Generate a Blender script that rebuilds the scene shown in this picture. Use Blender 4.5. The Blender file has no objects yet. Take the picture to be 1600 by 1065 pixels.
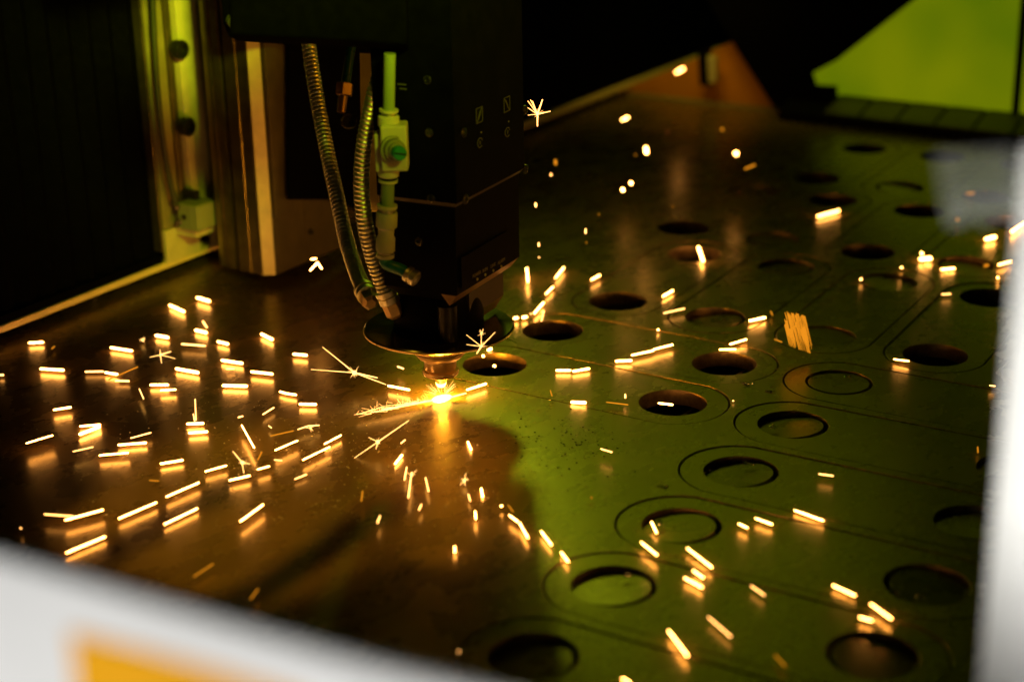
import bpy, bmesh, math, random
from mathutils import Vector, Matrix
random.seed(7)
S = 0.001                                   # everything below is written in millimetres
scn = bpy.context.scene
COL = scn.collection
rad = math.radians

# ------------------------------------------------------------------ camera
FPX, W0, H0 = 2680.0, 1600.0, 1065.0
CAM = Vector((680.29, -965.10, 481.0))
FW = Vector((-0.50530716, 0.79012678, -0.34693565))
RT = Vector((0.84618217, 0.53253164, -0.01964166))
UP = Vector((-0.16923481, 0.30349583, 0.93768324))
cd = bpy.data.cameras.new("camera")
cam = bpy.data.objects.new("camera", cd)
COL.objects.link(cam)
m = Matrix((RT, UP, -FW)).transposed().to_4x4()
m.translation = CAM * S
cam.matrix_world = m
cd.sensor_fit = 'HORIZONTAL'
cd.sensor_width = 36.0
cd.lens = 36.0 * FPX / W0
cd.clip_start, cd.clip_end = 0.02, 60.0
cd.dof.use_dof = True
cd.dof.focus_distance = 1.25
cd.dof.aperture_fstop = 3.9
cd.dof.aperture_blades = 0
scn.camera = cam

# ------------------------------------------------------------------ light
wld = bpy.data.worlds.new("World")
scn.world = wld
wld.use_nodes = True
wld.node_tree.nodes["Background"].inputs[0].default_value = (0.6, 1.0, 0.1, 1)
wld.node_tree.nodes["Background"].inputs[1].default_value = 0.0015
scn.view_settings.view_transform = 'Standard'
scn.view_settings.look = 'None'
scn.view_settings.exposure = 0.0
scn.view_settings.gamma = 1.0
scn.render.engine = 'CYCLES'
scn.cycles.sample_clamp_indirect = 3.0
scn.cycles.max_bounces = 8
scn.cycles.caustics_reflective = False
scn.cycles.caustics_refractive = False
scn.cycles.use_denoising = True


def lamp(name, kind, loc, energy, color, target=None, size=None, size_y=None, spread=None):
    d = bpy.data.lights.new(name, kind)
    d.energy = energy
    d.color = color
    if kind == 'AREA':
        d.shape = 'RECTANGLE'
        d.size = size * S
        d.size_y = (size_y or size) * S
        if spread:
            d.spread = rad(spread)
    elif kind in ('POINT', 'SPOT'):
        d.shadow_soft_size = (size or 5) * S
    o = bpy.data.objects.new(name, d)
    COL.objects.link(o)
    o.location = Vector(loc) * S
    if target is not None:
        o.rotation_euler = (Vector(target) - Vector(loc)).to_track_quat('-Z', 'Y').to_euler()
    return o


# glare of the cut, green light, added panel and orange fills, the white room light on the door frame
lamp("cut_glare", 'POINT', (0, 0, 4.5), 1.5, (1.0, 0.38, 0.02), size=3)
lamp("green_window_light", 'AREA', (640, -520, 700), 0.44, (0.85, 1.0, 0.015), target=(-350, 150, 250), size=160, size_y=160, spread=24)
lamp("panel_fill_high", 'AREA', (-350, 900, 1020), 0.9, (0.90, 1.0, 0.05), target=(-350, 1130, 690), size=560, size_y=60, spread=90)  # added fill that lights the upper panel from the front
lamp("board_fill", 'AREA', (-250, 880, 260), 0.06, (1.0, 0.62, 0.05), target=(-270, 1005, 30), size=120, size_y=40, spread=90)  # added warm fill on the back board
lamp("orange_side_light", 'AREA', (560, 60, 270), 0.14, (1.0, 0.40, 0.01), target=(-330, 170, 220), size=180, size_y=120, spread=60)  # orange light added from the side for column and rail
lamp("green_back_lamp", 'AREA', (-520, 800, 640), 0.085, (0.74, 1.0, 0.03), target=(190, -110, 0), size=110, size_y=110, spread=56)
sl = lamp("orange_patch_spot", 'SPOT', (-250, -350, 1000), 42.0, (1.0, 0.52, 0.02), target=(12, -190, 0), size=8)  # added spot that lays the orange patch on the sheet
sl.data.spot_size, sl.data.spot_blend = rad(17.5), 0.6
lamp("room_light", 'AREA', (380, -1080, 60), 2.0, (1.0, 0.98, 0.95), target=(450, -730, 260), size=260, size_y=160)
lamp("room_light_post", 'AREA', (590, -1060, 450), 1.2, (1.0, 0.98, 0.95), target=(704, -560, 290), size=120, size_y=160, spread=42)


# ------------------------------------------------------------------ helpers
def ray(px, py):
    return RT * (px - 800.0) - UP * (py - 532.5) + FW * FPX


def at_z(px, py, z=0.0):
    d = ray(px, py)
    return CAM + d * ((z - CAM.z) / d.z)


def at_plane(px, py, p0, n):
    d = ray(px, py)
    p0, n = Vector(p0), Vector(n)
    return CAM + d * ((p0 - CAM).dot(n) / d.dot(n))


def at_depth(px, py, w):
    return CAM + ray(px, py) * (w / FPX)


def frame_of(axis):
    a = Vector(axis).normalized()
    t = Vector((0, 0, 1)) if abs(a.z) < 0.9 else Vector((0, 1, 0))
    x = t.cross(a).normalized()
    return x, a.cross(x), a


class MB:
    """Collects shapes in millimetres, then links them as one mesh object."""

    def __init__(self):
        self.bm = bmesh.new()

    def face(self, vs):
        try:
            return self.bm.faces.new(vs)
        except ValueError:
            return None

    def prism(self, pts, z0, z1):
        b = [self.bm.verts.new((p[0], p[1], z0)) for p in pts]
        t = [self.bm.verts.new((p[0], p[1], z1)) for p in pts]
        n = len(pts)
        self.face(b[::-1]); self.face(t)
        for i in range(n):
            self.face((b[i], b[(i + 1) % n], t[(i + 1) % n], t[i]))
        return self

    def extrude(self, pts, vec):
        """closed 3D polygon pushed along vec"""
        v = Vector(vec)
        b = [self.bm.verts.new(p) for p in pts]
        t = [self.bm.verts.new(Vector(p) + v) for p in pts]
        n = len(pts)
        self.face(b[::-1]); self.face(t)
        for i in range(n):
            self.face((b[i], b[(i + 1) % n], t[(i + 1) % n], t[i]))
        return self

    def box(self, lo, hi):
        return self.prism([(lo[0], lo[1]), (hi[0], lo[1]), (hi[0], hi[1]), (lo[0], hi[1])], lo[2], hi[2])

    def obox(self, c, ax, ay, az, sx, sy, sz):
        c, ax, ay, az = Vector(c), Vector(ax), Vector(ay), Vector(az)
        q = [c - ax * sx / 2 - ay * sy / 2 - az * sz / 2, c + ax * sx / 2 - ay * sy / 2 - az * sz / 2,
             c + ax * sx / 2 + ay * sy / 2 - az * sz / 2, c - ax * sx / 2 + ay * sy / 2 - az * sz / 2]
        return self.extrude(q, az * sz)

    def rings(self, rings, cap=True):
        vs = [[self.bm.verts.new(p) for p in r] for r in rings]
        n = len(vs[0])
        for a, b in zip(vs, vs[1:]):
            for i in range(n):
                self.face((a[i], a[(i + 1) % n], b[(i + 1) % n], b[i]))
        if cap:
            self.face(vs[0][::-1]); self.face(vs[-1])
        return self

    def lathe(self, prof, origin=(0, 0, 0), axis=(0, 0, 1), seg=48, phase=0.0):
        """prof: list of (radius, height along the axis)"""
        x, y, a = frame_of(axis)
        o = Vector(origin)
        rs = []
        for r, h in prof:
            r = max(r, 0.02)
            rs.append([o + a * h + x * (r * math.cos(2 * math.pi * i / seg + phase)) + y * (r * math.sin(2 * math.pi * i / seg + phase)) for i in range(seg)])
        return self.rings(rs)

    def cyl(self, p0, p1, r0, r1=None, seg=24, phase=0.0):
        p0, p1 = Vector(p0), Vector(p1)
        return self.lathe([(r0, 0), (r0 if r1 is None else r1, (p1 - p0).length)], p0, p1 - p0, seg, phase)

    def tube(self, path, r, seg=12, prof=None):
        """sweep along a list of points; r is a radius or a function of the index"""
        pts = [Vector(p) for p in path]
        n = len(pts)
        tg = [(pts[min(i + 1, n - 1)] - pts[max(i - 1, 0)]).normalized() for i in range(n)]
        x = frame_of(tg[0])[0]
        rs = []
        for i in range(n):
            x = (x - tg[i] * x.dot(tg[i])).normalized()
            y = tg[i].cross(x)
            rr = r(i) if callable(r) else r
            rs.append([pts[i] + x * (rr * math.cos(2 * math.pi * k / seg)) + y * (rr * math.sin(2 * math.pi * k / seg)) for k in range(seg)])
        return self.rings(rs)

    def capsule(self, p0, p1, r0, r1=None, seg=8):
        p0, p1 = Vector(p0), Vector(p1)
        r1 = r0 if r1 is None else r1
        L = (p1 - p0).length
        prof = [(r0 * 0.05, -r0), (r0 * 0.7, -r0 * 0.7), (r0, 0), (r1, L), (r1 * 0.7, L + r1 * 0.7), (r1 * 0.05, L + r1)]
        return self.lathe(prof, p0, p1 - p0 if L > 1e-6 else (1, 0, 0), seg)

    def build(self, name, mat, parent=None, smooth=False, bevel=0.0, loc=None):
        bm = self.bm
        bmesh.ops.recalc_face_normals(bm, faces=bm.faces)
        if bevel:
            es = [e for e in bm.edges if len(e.link_faces) == 2 and e.calc_face_angle(0) > 0.5]
            bmesh.ops.bevel(bm, geom=es, offset=bevel, segments=2, affect='EDGES', profile=0.5)
        off = Vector((0, 0, 0))
        if parent is not None:
            off = Vector(parent["_w"]) if "_w" in parent else ORI[parent.name]
        if loc is not None:
            off = Vector(loc)
        for v in bm.verts:
            v.co = (v.co - off) * S
        me = bpy.data.meshes.new(name)
        bm.to_mesh(me)
        bm.free()
        if smooth:
            for p in me.polygons:
                p.use_smooth = True
            try:
                me.set_sharp_from_angle(angle=rad(38))
            except Exception:
                pass
        if mat is not None:
            me.materials.append(mat)
        return link(me, name, parent, off if loc is not None else None, off)


ORI = {}


def link(me, name, parent=None, loc=None, ori=None):
    o = bpy.data.objects.new(name, me)
    COL.objects.link(o)
    if parent is not None:
        o.parent = parent
    if loc is not None and parent is None:
        o.location = Vector(loc) * S
    ORI[o.name] = Vector(ori) if ori is not None else Vector((0, 0, 0))
    return o


def tag(o, label=None, cat=None, group=None, kind=None):
    if label: o['label'] = label
    if cat: o['category'] = cat
    if group: o['group'] = group
    if kind: o['kind'] = kind
    return o


def thing(name, label, cat, loc=(0, 0, 0), group=None):
    o = bpy.data.objects.new(name, None)
    COL.objects.link(o)
    o.location = Vector(loc) * S
    o.empty_display_size = 0.02
    ORI[o.name] = Vector(loc)
    return tag(o, label, cat, group)


# ------------------------------------------------------------------ materials
def new_mat(name):
    mt = bpy.data.materials.new(name)
    mt.use_nodes = True
    nt = mt.node_tree
    return mt, nt, nt.nodes["Principled BSDF"]


def pos_noise(nt, scale, detail=4.0, rough=0.6, stretch=(1, 1, 1)):
    g = nt.nodes.new('ShaderNodeNewGeometry')
    mp = nt.nodes.new('ShaderNodeMapping')
    mp.inputs['Scale'].default_value = stretch
    n = nt.nodes.new('ShaderNodeTexNoise')
    n.inputs['Scale'].default_value = scale
    n.inputs['Detail'].default_value = detail
    n.inputs['Roughness'].default_value = rough
    nt.links.new(g.outputs['Position'], mp.inputs['Vector'])
    nt.links.new(mp.outputs['Vector'], n.inputs['Vector'])
    return n


def ramp(nt, src, a, b, ca, cb):
    r = nt.nodes.new('ShaderNodeValToRGB')
    r.color_ramp.elements[0].position, r.color_ramp.elements[1].position = a, b
    r.color_ramp.elements[0].color = (*ca, 1) if not isinstance(ca, float) else (ca, ca, ca, 1)
    r.color_ramp.elements[1].color = (*cb, 1) if not isinstance(cb, float) else (cb, cb, cb, 1)
    nt.links.new(src, r.inputs['Fac'])
    return r


def simple(name, col, rough=0.4, metal=0.0, spec=0.5, scale=60.0, var=0.15, bump=0.0):
    mt, nt, b = new_mat(name)
    n = pos_noise(nt, scale)
    lo = tuple(c * (1 - var) for c in col)
    hi = tuple(min(1, c * (1 + var)) for c in col)
    nt.links.new(ramp(nt, n.outputs['Fac'], 0.3, 0.7, lo, hi).outputs['Color'], b.inputs['Base Color'])
    nt.links.new(ramp(nt, n.outputs['Fac'], 0.25, 0.75, max(0.02, rough - 0.07), min(1.0, rough + 0.07)).outputs['Color'], b.inputs['Roughness'])
    b.inputs['Metallic'].default_value = metal
    b.inputs['Specular IOR Level'].default_value = spec
    if bump:
        bp = nt.nodes.new('ShaderNodeBump')
        bp.inputs['Strength'].default_value = bump
        bp.inputs['Distance'].default_value = 0.0005
        nt.links.new(n.outputs['Fac'], bp.inputs['Height'])
        nt.links.new(bp.outputs['Normal'], b.inputs['Normal'])
    return mt


def glow(name, col, strength):
    mt = bpy.data.materials.new(name)
    mt.use_nodes = True
    nt = mt.node_tree
    nt.nodes.remove(nt.nodes["Principled BSDF"])
    e = nt.nodes.new('ShaderNodeEmission')
    e.inputs['Color'].default_value = (*col, 1)
    e.inputs['Strength'].default_value = strength
    nt.links.new(e.outputs[0], nt.nodes['Material Output'].inputs['Surface'])
    return mt


def sheet_metal():
    mt, nt, b = new_mat("mill_steel")
    L = nt.links
    big = pos_noise(nt, 9.0, 5, 0.6)
    mid = pos_noise(nt, 38.0, 6, 0.6, (1, 0.6, 1))
    grain = pos_noise(nt, 700.0, 4, 0.75, (0.5, 1, 1))
    c1 = ramp(nt, big.outputs['Fac'], 0.3, 0.7, (0.25, 0.205, 0.10), (0.33, 0.275, 0.14))
    c2 = ramp(nt, mid.outputs['Fac'], 0.35, 0.65, (0.72, 0.70, 0.66), (1, 1, 1))
    mx = nt.nodes.new('ShaderNodeMixRGB'); mx.blend_type = 'MULTIPLY'; mx.inputs['Fac'].default_value = 0.35
    L.new(c1.outputs['Color'], mx.inputs['Color1']); L.new(c2.outputs['Color'], mx.inputs['Color2'])
    L.new(mx.outputs['Color'], b.inputs['Base Color'])
    b.inputs['Metallic'].default_value = 1.0
    r1 = ramp(nt, mid.outputs['Fac'], 0.3, 0.7, 0.24, 0.31)
    L.new(r1.outputs['Color'], b.inputs['Roughness'])
    bp = nt.nodes.new('ShaderNodeBump')
    bp.inputs['Strength'].default_value = 0.22
    bp.inputs['Distance'].default_value = 0.0003
    L.new(grain.outputs['Fac'], bp.inputs['Height'])
    L.new(bp.outputs['Normal'], b.inputs['Normal'])
    # a second, wide and dull lobe: mill scale over the metal
    b2 = nt.nodes.new('ShaderNodeBsdfPrincipled')
    c3 = ramp(nt, mid.outputs['Fac'], 0.3, 0.7, (0.15, 0.088, 0.03), (0.21, 0.125, 0.045))
    L.new(c3.outputs['Color'], b2.inputs['Base Color'])
    b2.inputs['Metallic'].default_value = 0.1
    b2.inputs['Roughness'].default_value = 0.6
    b2.inputs['Specular IOR Level'].default_value = 0.3
    L.new(bp.outputs['Normal'], b2.inputs['Normal'])
    ms = nt.nodes.new('ShaderNodeMixShader')
    f = ramp(nt, big.outputs['Fac'], 0.3, 0.7, 0.34, 0.48)
    L.new(f.outputs['Color'], ms.inputs['Fac'])
    L.new(b.outputs[0], ms.inputs[1]); L.new(b2.outputs[0], ms.inputs[2])
    L.new(ms.outputs[0], nt.nodes['Material Output'].inputs['Surface'])
    return mt


M = {}
M['steel'] = sheet_metal()
M['cut'] = simple('oxidised_cut_edge', (0.20, 0.145, 0.07), 0.42, 0.7, 0.3, 260, 0.35, 0.2)
M['black'] = simple("black_paint", (0.003, 0.003, 0.0027), 0.5, 0, 0.05, 80, 0.3)
M['brown2'] = simple('dark_grey_plate', (0.075, 0.062, 0.04), 0.45, 0.3, 0.4, 60, 0.2)
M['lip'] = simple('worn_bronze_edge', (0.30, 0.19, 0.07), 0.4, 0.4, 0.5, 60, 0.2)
M['brown'] = simple('dark_bronze_plate', (0.07, 0.06, 0.05), 0.4, 0.3, 0.4, 60, 0.2)
M['gloss'] = simple("black_gloss", (0.03, 0.026, 0.02), 0.16, 0, 0.7, 40, 0.2)
M['matte'] = simple("black_cloth", (0.0018, 0.0018, 0.0018), 0.9, 0, 0.02, 120, 0.4)
M['alu'] = simple("brushed_aluminium", (0.66, 0.60, 0.42), 0.42, 0.12, 0.5, 90, 0.10, 0.1)
M['rail'] = simple('pale_rail_paint', (0.85, 0.70, 0.40), 0.45, 0.0, 0.5, 60, 0.08)
M['alu_dull'] = simple("dull_aluminium", (0.20, 0.165, 0.10), 0.36, 0.85, 0.5, 70, 0.2, 0.1)
M['paint'] = simple("grey_painted_plate", (0.27, 0.23, 0.15), 0.5, 0.1, 0.5, 45, 0.18, 0.1)
M['chrome'] = simple("bright_spiral_steel", (0.90, 0.86, 0.68), 0.40, 1.0, 0.5, 150, 0.15)
M['copper'] = simple("copper", (0.90, 0.66, 0.32), 0.3, 0.75, 0.5, 90, 0.1)
M['brass'] = simple("brass", (0.80, 0.58, 0.26), 0.38, 0.6, 0.5, 90, 0.15)
M['screw'] = simple("oxide_screw", (0.12, 0.115, 0.095), 0.3, 0.9, 0.5, 200, 0.2)
M['bolt'] = simple("black_bolt", (0.03, 0.03, 0.028), 0.35, 0.7, 0.5, 200, 0.2)
M['old_brass'] = simple('old_brass', (0.22, 0.13, 0.06), 0.4, 0.8, 0.5, 90, 0.2)
M['plastic'] = simple("pale_plastic", (0.62, 0.62, 0.46), 0.4, 0, 0.5, 50, 0.06)
M['tube'] = simple("milky_tube", (0.26, 0.36, 0.18), 0.25, 0, 0.5, 50, 0.06)
M['teal'] = simple("teal_plastic", (0.03, 0.30, 0.20), 0.35, 0, 0.5, 50, 0.1)
M['dark_teal'] = simple('dark_green_tube', (0.006, 0.045, 0.03), 0.3, 0, 0.4, 50, 0.1)
M['sensor'] = simple("grey_sensor_plastic", (0.26, 0.28, 0.20), 0.45, 0, 0.5, 60, 0.08)
M['rubber'] = simple("rubber", (0.03, 0.035, 0.03), 0.5, 0, 0.4, 60, 0.2)
M['white'] = simple("white_powder_coat", (0.80, 0.80, 0.79), 0.45, 0, 0.5, 30, 0.02)
M['yellow'] = simple("amber_sticker", (0.88, 0.40, 0.001), 0.6, 0, 0.1, 30, 0.03)
M['ink'] = simple("pale_print", (0.22, 0.22, 0.14), 0.6, 0, 0.3, 60, 0.05)
M['orange_wall'] = simple("orange_back_panel", (0.62, 0.27, 0.03), 0.6, 0, 0.3, 25, 0.1)
M['green_wall'] = simple("green_back_panel", (0.46, 0.58, 0.04), 0.55, 0, 0.3, 12, 0.06)
def lit_panel():
    mt, nt, b = new_mat("backlit_green_panel")
    n = pos_noise(nt, 6.0, 2, 0.5)
    r = ramp(nt, n.outputs['Fac'], 0.35, 0.65, (0.10, 0.20, 0.001), (0.24, 0.30, 0.001))
    nt.links.new(r.outputs['Color'], b.inputs['Emission Color'])
    b.inputs['Emission Strength'].default_value = 0.66
    b.inputs['Base Color'].default_value = (0.1, 0.15, 0.01, 1)
    b.inputs['Roughness'].default_value = 0.5
    return mt


M['lit_panel'] = lit_panel()
M['ledge'] = simple("ledge_steel", (0.07, 0.075, 0.05), 0.5, 0.3, 0.5, 40, 0.35)
M['dust'] = simple("pale_dust", (0.55, 0.52, 0.46), 0.6, 0.2, 0.5, 300, 0.3)
M['dross'] = simple("dross", (0.9, 0.95, 0.7), 0.14, 1.0, 0.5, 400, 0.4)
M['bed'] = simple("bed_black", (0.012, 0.011, 0.010), 0.8, 0, 0.2, 30, 0.3)
M['hot'] = glow("white_hot_spark", (1.0, 0.40, 0.085), 34.0)
M['warm'] = glow("yellow_spark", (1.0, 0.42, 0.10), 7.0)
M['dim'] = glow("orange_spark", (0.9, 0.30, 0.012), 1.0)
M['fine'] = glow("fine_spark", (1.0, 0.48, 0.12), 4.5)
M['molten'] = glow("molten_metal", (1.0, 0.42, 0.06), 22.0)
M['faint_ink'] = simple('faint_print', (0.09, 0.09, 0.06), 0.6, 0, 0.2, 60, 0.05)
M['led_green'] = simple("led_olive", (0.45, 0.50, 0.18), 0.4, 0, 0.5, 60, 0.05)


# ------------------------------------------------------------------ the cut sheet
T = 12.0            # sheet thickness
HOLE = 25.0


def circle_pts(cx, cy, r, n=56):
    return [(cx + r * math.cos(2 * math.pi * i / n), cy + r * math.sin(2 * math.pi * i / n)) for i in range(n)]


def stadium(p, q, r, hw, n=20):
    """outline round two hole centres: end arcs of radius r, straight flanks at half width hw"""
    p, q = Vector(p), Vector(q)
    d = (q - p).normalized()
    nrm = Vector((-d.y, d.x))
    a = math.asin(min(1, hw / r))
    pts = []
    for k in range(n + 1):
        t = -a + 2 * a * k / n
        pts.append(q + d * (r * math.cos(t)) + nrm * (r * math.sin(t)))
    for k in range(n + 1):
        t = -a + 2 * a * k / n
        pts.append(p - d * (r * math.cos(t)) - nrm * (r * math.sin(t)))
    return [(v.x, v.y) for v in pts]


def plate_mesh(name, outlines, thick, bevel=0.15, mat=None):
    """flat plate from an outline and its cut-outs (first outline is the rim), top face at z = 0"""
    cu = bpy.data.curves.new(name, 'CURVE')
    cu.dimensions = '2D'
    cu.fill_mode = 'BOTH'
    for pts in outlines:
        sp = cu.splines.new('POLY')
        sp.points.add(len(pts) - 1)
        for i, p in enumerate(pts):
            sp.points[i].co = (p[0] * S, p[1] * S, 0, 1)
        sp.use_cyclic_u = True
    cu.extrude = (thick / 2 - bevel) * S
    cu.bevel_depth = bevel * S
    cu.bevel_resolution = 1
    cu.offset = -bevel * S
    tmp = bpy.data.objects.new(name, cu)
    COL.objects.link(tmp)
    dg = bpy.context.evaluated_depsgraph_get()
    me = bpy.data.meshes.new_from_object(tmp.evaluated_get(dg))
    bpy.data.objects.remove(tmp)
    bpy.data.curves.remove(cu)
    for v in me.vertices:
        v.co.z -= thick / 2 * S
    me.name = name
    me.materials.clear()
    if mat:
        me.materials.append(mat)
        me.materials.append(M['cut'])
        for p in me.polygons:
            p.material_index = 1 if abs(p.normal.z) < 0.3 else 0
    return me


ROWS_R = [(-278, 250.5, 408), (-187, 249.5, 407), (-97, 248, 405.5), (-6, 246, 404), (84.5, 244, 402), (175, 242, 400)]
ROWS_L = [(79, -4, 151.5), (169, -5, 150)]
COLS_1 = [((6.5, 259), (3, 412)), ((98, 261), (93.5, 416)), ((194, 263), (189, 419)), ((285, 266), (279, 421)), ((378, 269), (371, 424))]
COLS_2 = [((-44, 482), (-41, 637)), ((48, 488), (45, 643)), ((141, 494), (136, 647)), ((232, 500), (227, 652)), ((324, 505), (318, 658))]
COLS_3 = [((-3, 717), (-6, 863)), ((88, 722), (84, 868)), ((179, 727), (174, 873))]
HW = 41.0
straps = []           # (p, q, half width, end radius, family, index)
for i, (y, x0, x1) in enumerate(ROWS_R): straps.append(((x0, y), (x1, y + 2), HW, 42.0, 'cross', i))
for i, (y, x0, x1) in enumerate(ROWS_L): straps.append(((x0, y), (x1, y), HW, 42.0, 'inner', i))
for i, (p, q) in enumerate(COLS_1): straps.append((p, q, HW - 1, 40.2, 'deep', i))
for i, (p, q) in enumerate(COLS_2): straps.append((p, q, HW - 1.6, 39.6, 'far', i))
for i, (p, q) in enumerate(COLS_3): straps.append((p, q, HW - 1.6, 39.6, 'farthest', i))

rim = [(-400, -560), (640, -560), (640, 700), (300, 985), (-400, 985)]
me = plate_mesh("metal_sheet", [rim] + [stadium(p, q, r, hw) for p, q, hw, r, f, i in straps], T, mat=M['steel'])
sheet = link(me, "metal_sheet")
tag(sheet, "large dark steel sheet with cut kerf outlines lying on the cutter bed", "metal sheet")

ORD = ["first", "second", "third", "fourth", "fifth", "sixth", "seventh"]
FAM = {
    'cross': lambda i: f"steel strap with two holes, {ORD[i]} crosswise row counted from the white door rail",
    'inner': lambda i: ["steel strap with two open holes beside the nozzle disc, on the near side", "steel strap with two open holes behind the nozzle disc, glowing inside"][i],
    'deep': lambda i: f"lengthwise steel strap with two holes, {ORD[i]} one counted from the cutting head",
    'far': lambda i: f"far lengthwise steel strap in the staggered row, {ORD[i]} from the black gantry",
    'farthest': lambda i: f"blurred steel strap by the back ledge, {ORD[i]} from the black gantry",
}
GAP = 1.5
for p, q, hw, r, fam, i in straps:
    c = ((p[0] + q[0]) / 2, (p[1] + q[1]) / 2)
    rel = lambda v: (v[0] - c[0], v[1] - c[1])
    me = plate_mesh("cut_strap", [stadium(rel(p), rel(q), r - GAP, hw - GAP), circle_pts(*rel(p), HOLE), circle_pts(*rel(q), HOLE)], T, mat=M['steel'])
    o = link(me, "cut_strap", None, (c[0], c[1], random.uniform(-0.5, -0.05)))
    o.rotation_euler = (rad(random.uniform(-0.18, 0.18)), rad(random.uniform(-0.18, 0.18)), 0)
    tag(o, FAM[fam](i), "steel strap", "cut straps still lying in the sheet")

# round slugs that dropped askew in the holes: (x, y, drop, low side direction degrees, tilt, shift, label)
SLUGS = [
    (250.5, -278, 5, 190, 7, 1.3, "round slug deep in the dark hole closest to the white door rail"),
    (249.5, -187, 3.0, 160, 5.2, 1.2, "round slug tilted in the left hole of the strap nearest the dark front strip"),
    (248, -97, 2.0, 170, 4.6, 1.3, "round slug with a hot spark lying in its hole"),
    (246, -6, 2.8, 170, 6.2, 1.2, "round slug half yellow lit, between two dross specks"),
    (244, 84.5, 2.6, 165, 6.0, 1.2, "round slug with dross glint on its edge, in the pinched strap end"),
    (242, 175, 0.6, 120, 1.6, 0.5, "round slug almost flush, only its far edge dark"),
    (408, -276, 4, 20, 5, 1.0, "round slug hidden low at the bottom frame edge"),
    (407, -185, 3.4, 20, 7, 1.2, "round slug sunk at one side, under two bright sparks"),
    (405.5, -95, 2.2, 15, 5.5, 1.1, "round slug beside green dross, in the outer hole near the white post"),
    (404, -4, 2.0, 130, 5.0, 1.1, "round slug half hidden by the blurred white post"),
    (402, 86.5, 1.6, 160, 4.0, 1.1, "round slug mostly behind the white post"),
    (98, 261, 3.2, 165, 7.0, 1.2, "round slug tilted in the hole with a greenish wall"),
    (93.5, 416, 2.6, 150, 5.5, 1.2, "round slug askew beyond the single thin spark"),
    (194, 263, 1.2, 30, 3.0, 0.8, "round slug nearly flush under the orange glowing flake"),
    (189, 419, 2.0, 40, 4.6, 1.0, "round slug with a thin dark crescent, beside a round spark"),
    (232, 500, 4.0, 60, 5.0, 1.0, "round slug with sparks bouncing on its rim"),
    (48, 488, 1.4, 60, 3.5, 0.8, "blurred round slug nearly flush, above the open hole with a spark"),
    (88, 722, 3.0, 40, 5.0, 1.0, "blurred round slug beside the pale reflection"),
    (136, 647, 6, 200, 6.0, 1.0, None),
    (-41, 637, 2.4, 60, 4.0, 1.0, "blurred round slug farthest up beside the black gantry"),
]
slug_me = plate_mesh("cut_disc", [circle_pts(0, 0, 22.9, 64)], 9.0, mat=M['steel'])
for x, y, drop, az, tilt, sh, lab in SLUGS:
    if lab is None: continue
    a = rad(az)
    o = link(slug_me, "cut_disc", None, (x + math.cos(a) * 1.7, y + math.sin(a) * 1.7, -22.9 * math.sin(rad(tilt)) - 0.5 - (drop - 2.5) * 0.5 * (drop > 2.9)))
    ax = Vector((-math.sin(a), math.cos(a), 0))
    o.rotation_euler = Matrix.Rotation(rad(tilt), 3, ax).to_euler()
    tag(o, lab, "metal disc", "round slugs left in the holes")

bed = MB().box((-1500, -1200, -260), (1600, 2600, -240)).build("bed_floor", M['bed'])
tag(bed, kind="structure")
sg = thing("slat_bed", "dark bed of upright slats under the steel sheet, glimpsed down the open holes", "cutter bed", (100, 0, -110))
for k in range(14):                                   # slats that carry the sheet
    x = -370 + k * 75
    b = MB()
    b.extrude([(x, -560 + 0, -T - 0.5), (x, 980 if x < 290 else 690, -T - 0.5), (x, 980 if x < 290 else 690, -110), (x, -560, -110)], (3, 0, 0))
    b.build("slat", M['bed'], sg)

# ------------------------------------------------------------------ gantry beam and its bellows
g = thing("gantry_beam", "black gantry beam with pleated bellows and a bright bottom rail", "gantry", (-400, 200, 8))
MB().box((-560, -700, 14), (-400, 2000, 330)).build("body", M['black'], g)
MB().box((-402, -700, 8), (-384, 2000, 13.5)).build("rail", M['rail'], g, bevel=0.6)
zig = []
n = 46
y0, y1 = -420.0, 118.0
for k in range(n + 1):
    zig.append((-399 + (9 if k % 2 else 1), y0 + (y1 - y0) * k / n))
b = MB()
b.prism(zig + [(-405, y1), (-405, y0)], 15, 326)
b.build("bellows", M['matte'], g)
MB().box((-399.5, 400, 15), (-390, 1990, 326)).build("far_cover", M['matte'], g)
MB().box((-389.5, -700, 13.6), (-386.5, 118, 21)).build("skirt", M['matte'], g)

# ------------------------------------------------------------------ z-axis column: guide plate, extrusion, cover plates
ca = thing("axis_column", "aluminium axis column with grooved corner post and bolted guide plate", "machine column", (-340, 190, 10))
MB().box((-398, 120, 22), (-388, 420, 420)).build("back_plate", M['alu_dull'], ca, bevel=0.6)
MB().box((-387.5, 121, 44), (-384.5, 143, 420)).build("edge_strip", M['paint'], ca, bevel=0.4)
MB().box((-387.5, 143.5, 44), (-381, 150, 420)).build("cable_ledge", M['alu_dull'], ca, bevel=0.8)
MB().box((-387.5, 152, 60), (-376, 178, 420)).build("guide_plate", M['alu'], ca, bevel=1.0)
MB().box((-387.5, 121, 12), (-383, 166, 43)).build("lower_plate", M['alu'], ca, bevel=0.6)
MB().box((-387.5, 182, 12), (-380, 196, 420)).build("side_rib", M['paint'], ca, bevel=0.8)
for px, py in ((275, 77), (286, 197)):
    p = at_plane(px, py, (-376, 0, 0), (1, 0, 0))
    b = MB()
    b.lathe([(8.2, 0), (8.4, 1.5), (8.4, 7.5), (7.6, 8.6), (4.6, 8.7), (4.4, 5.0)], p, (1, 0, 0), 32)
    bo = b.build("bolt", M['bolt'], ca, smooth=True)
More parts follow.
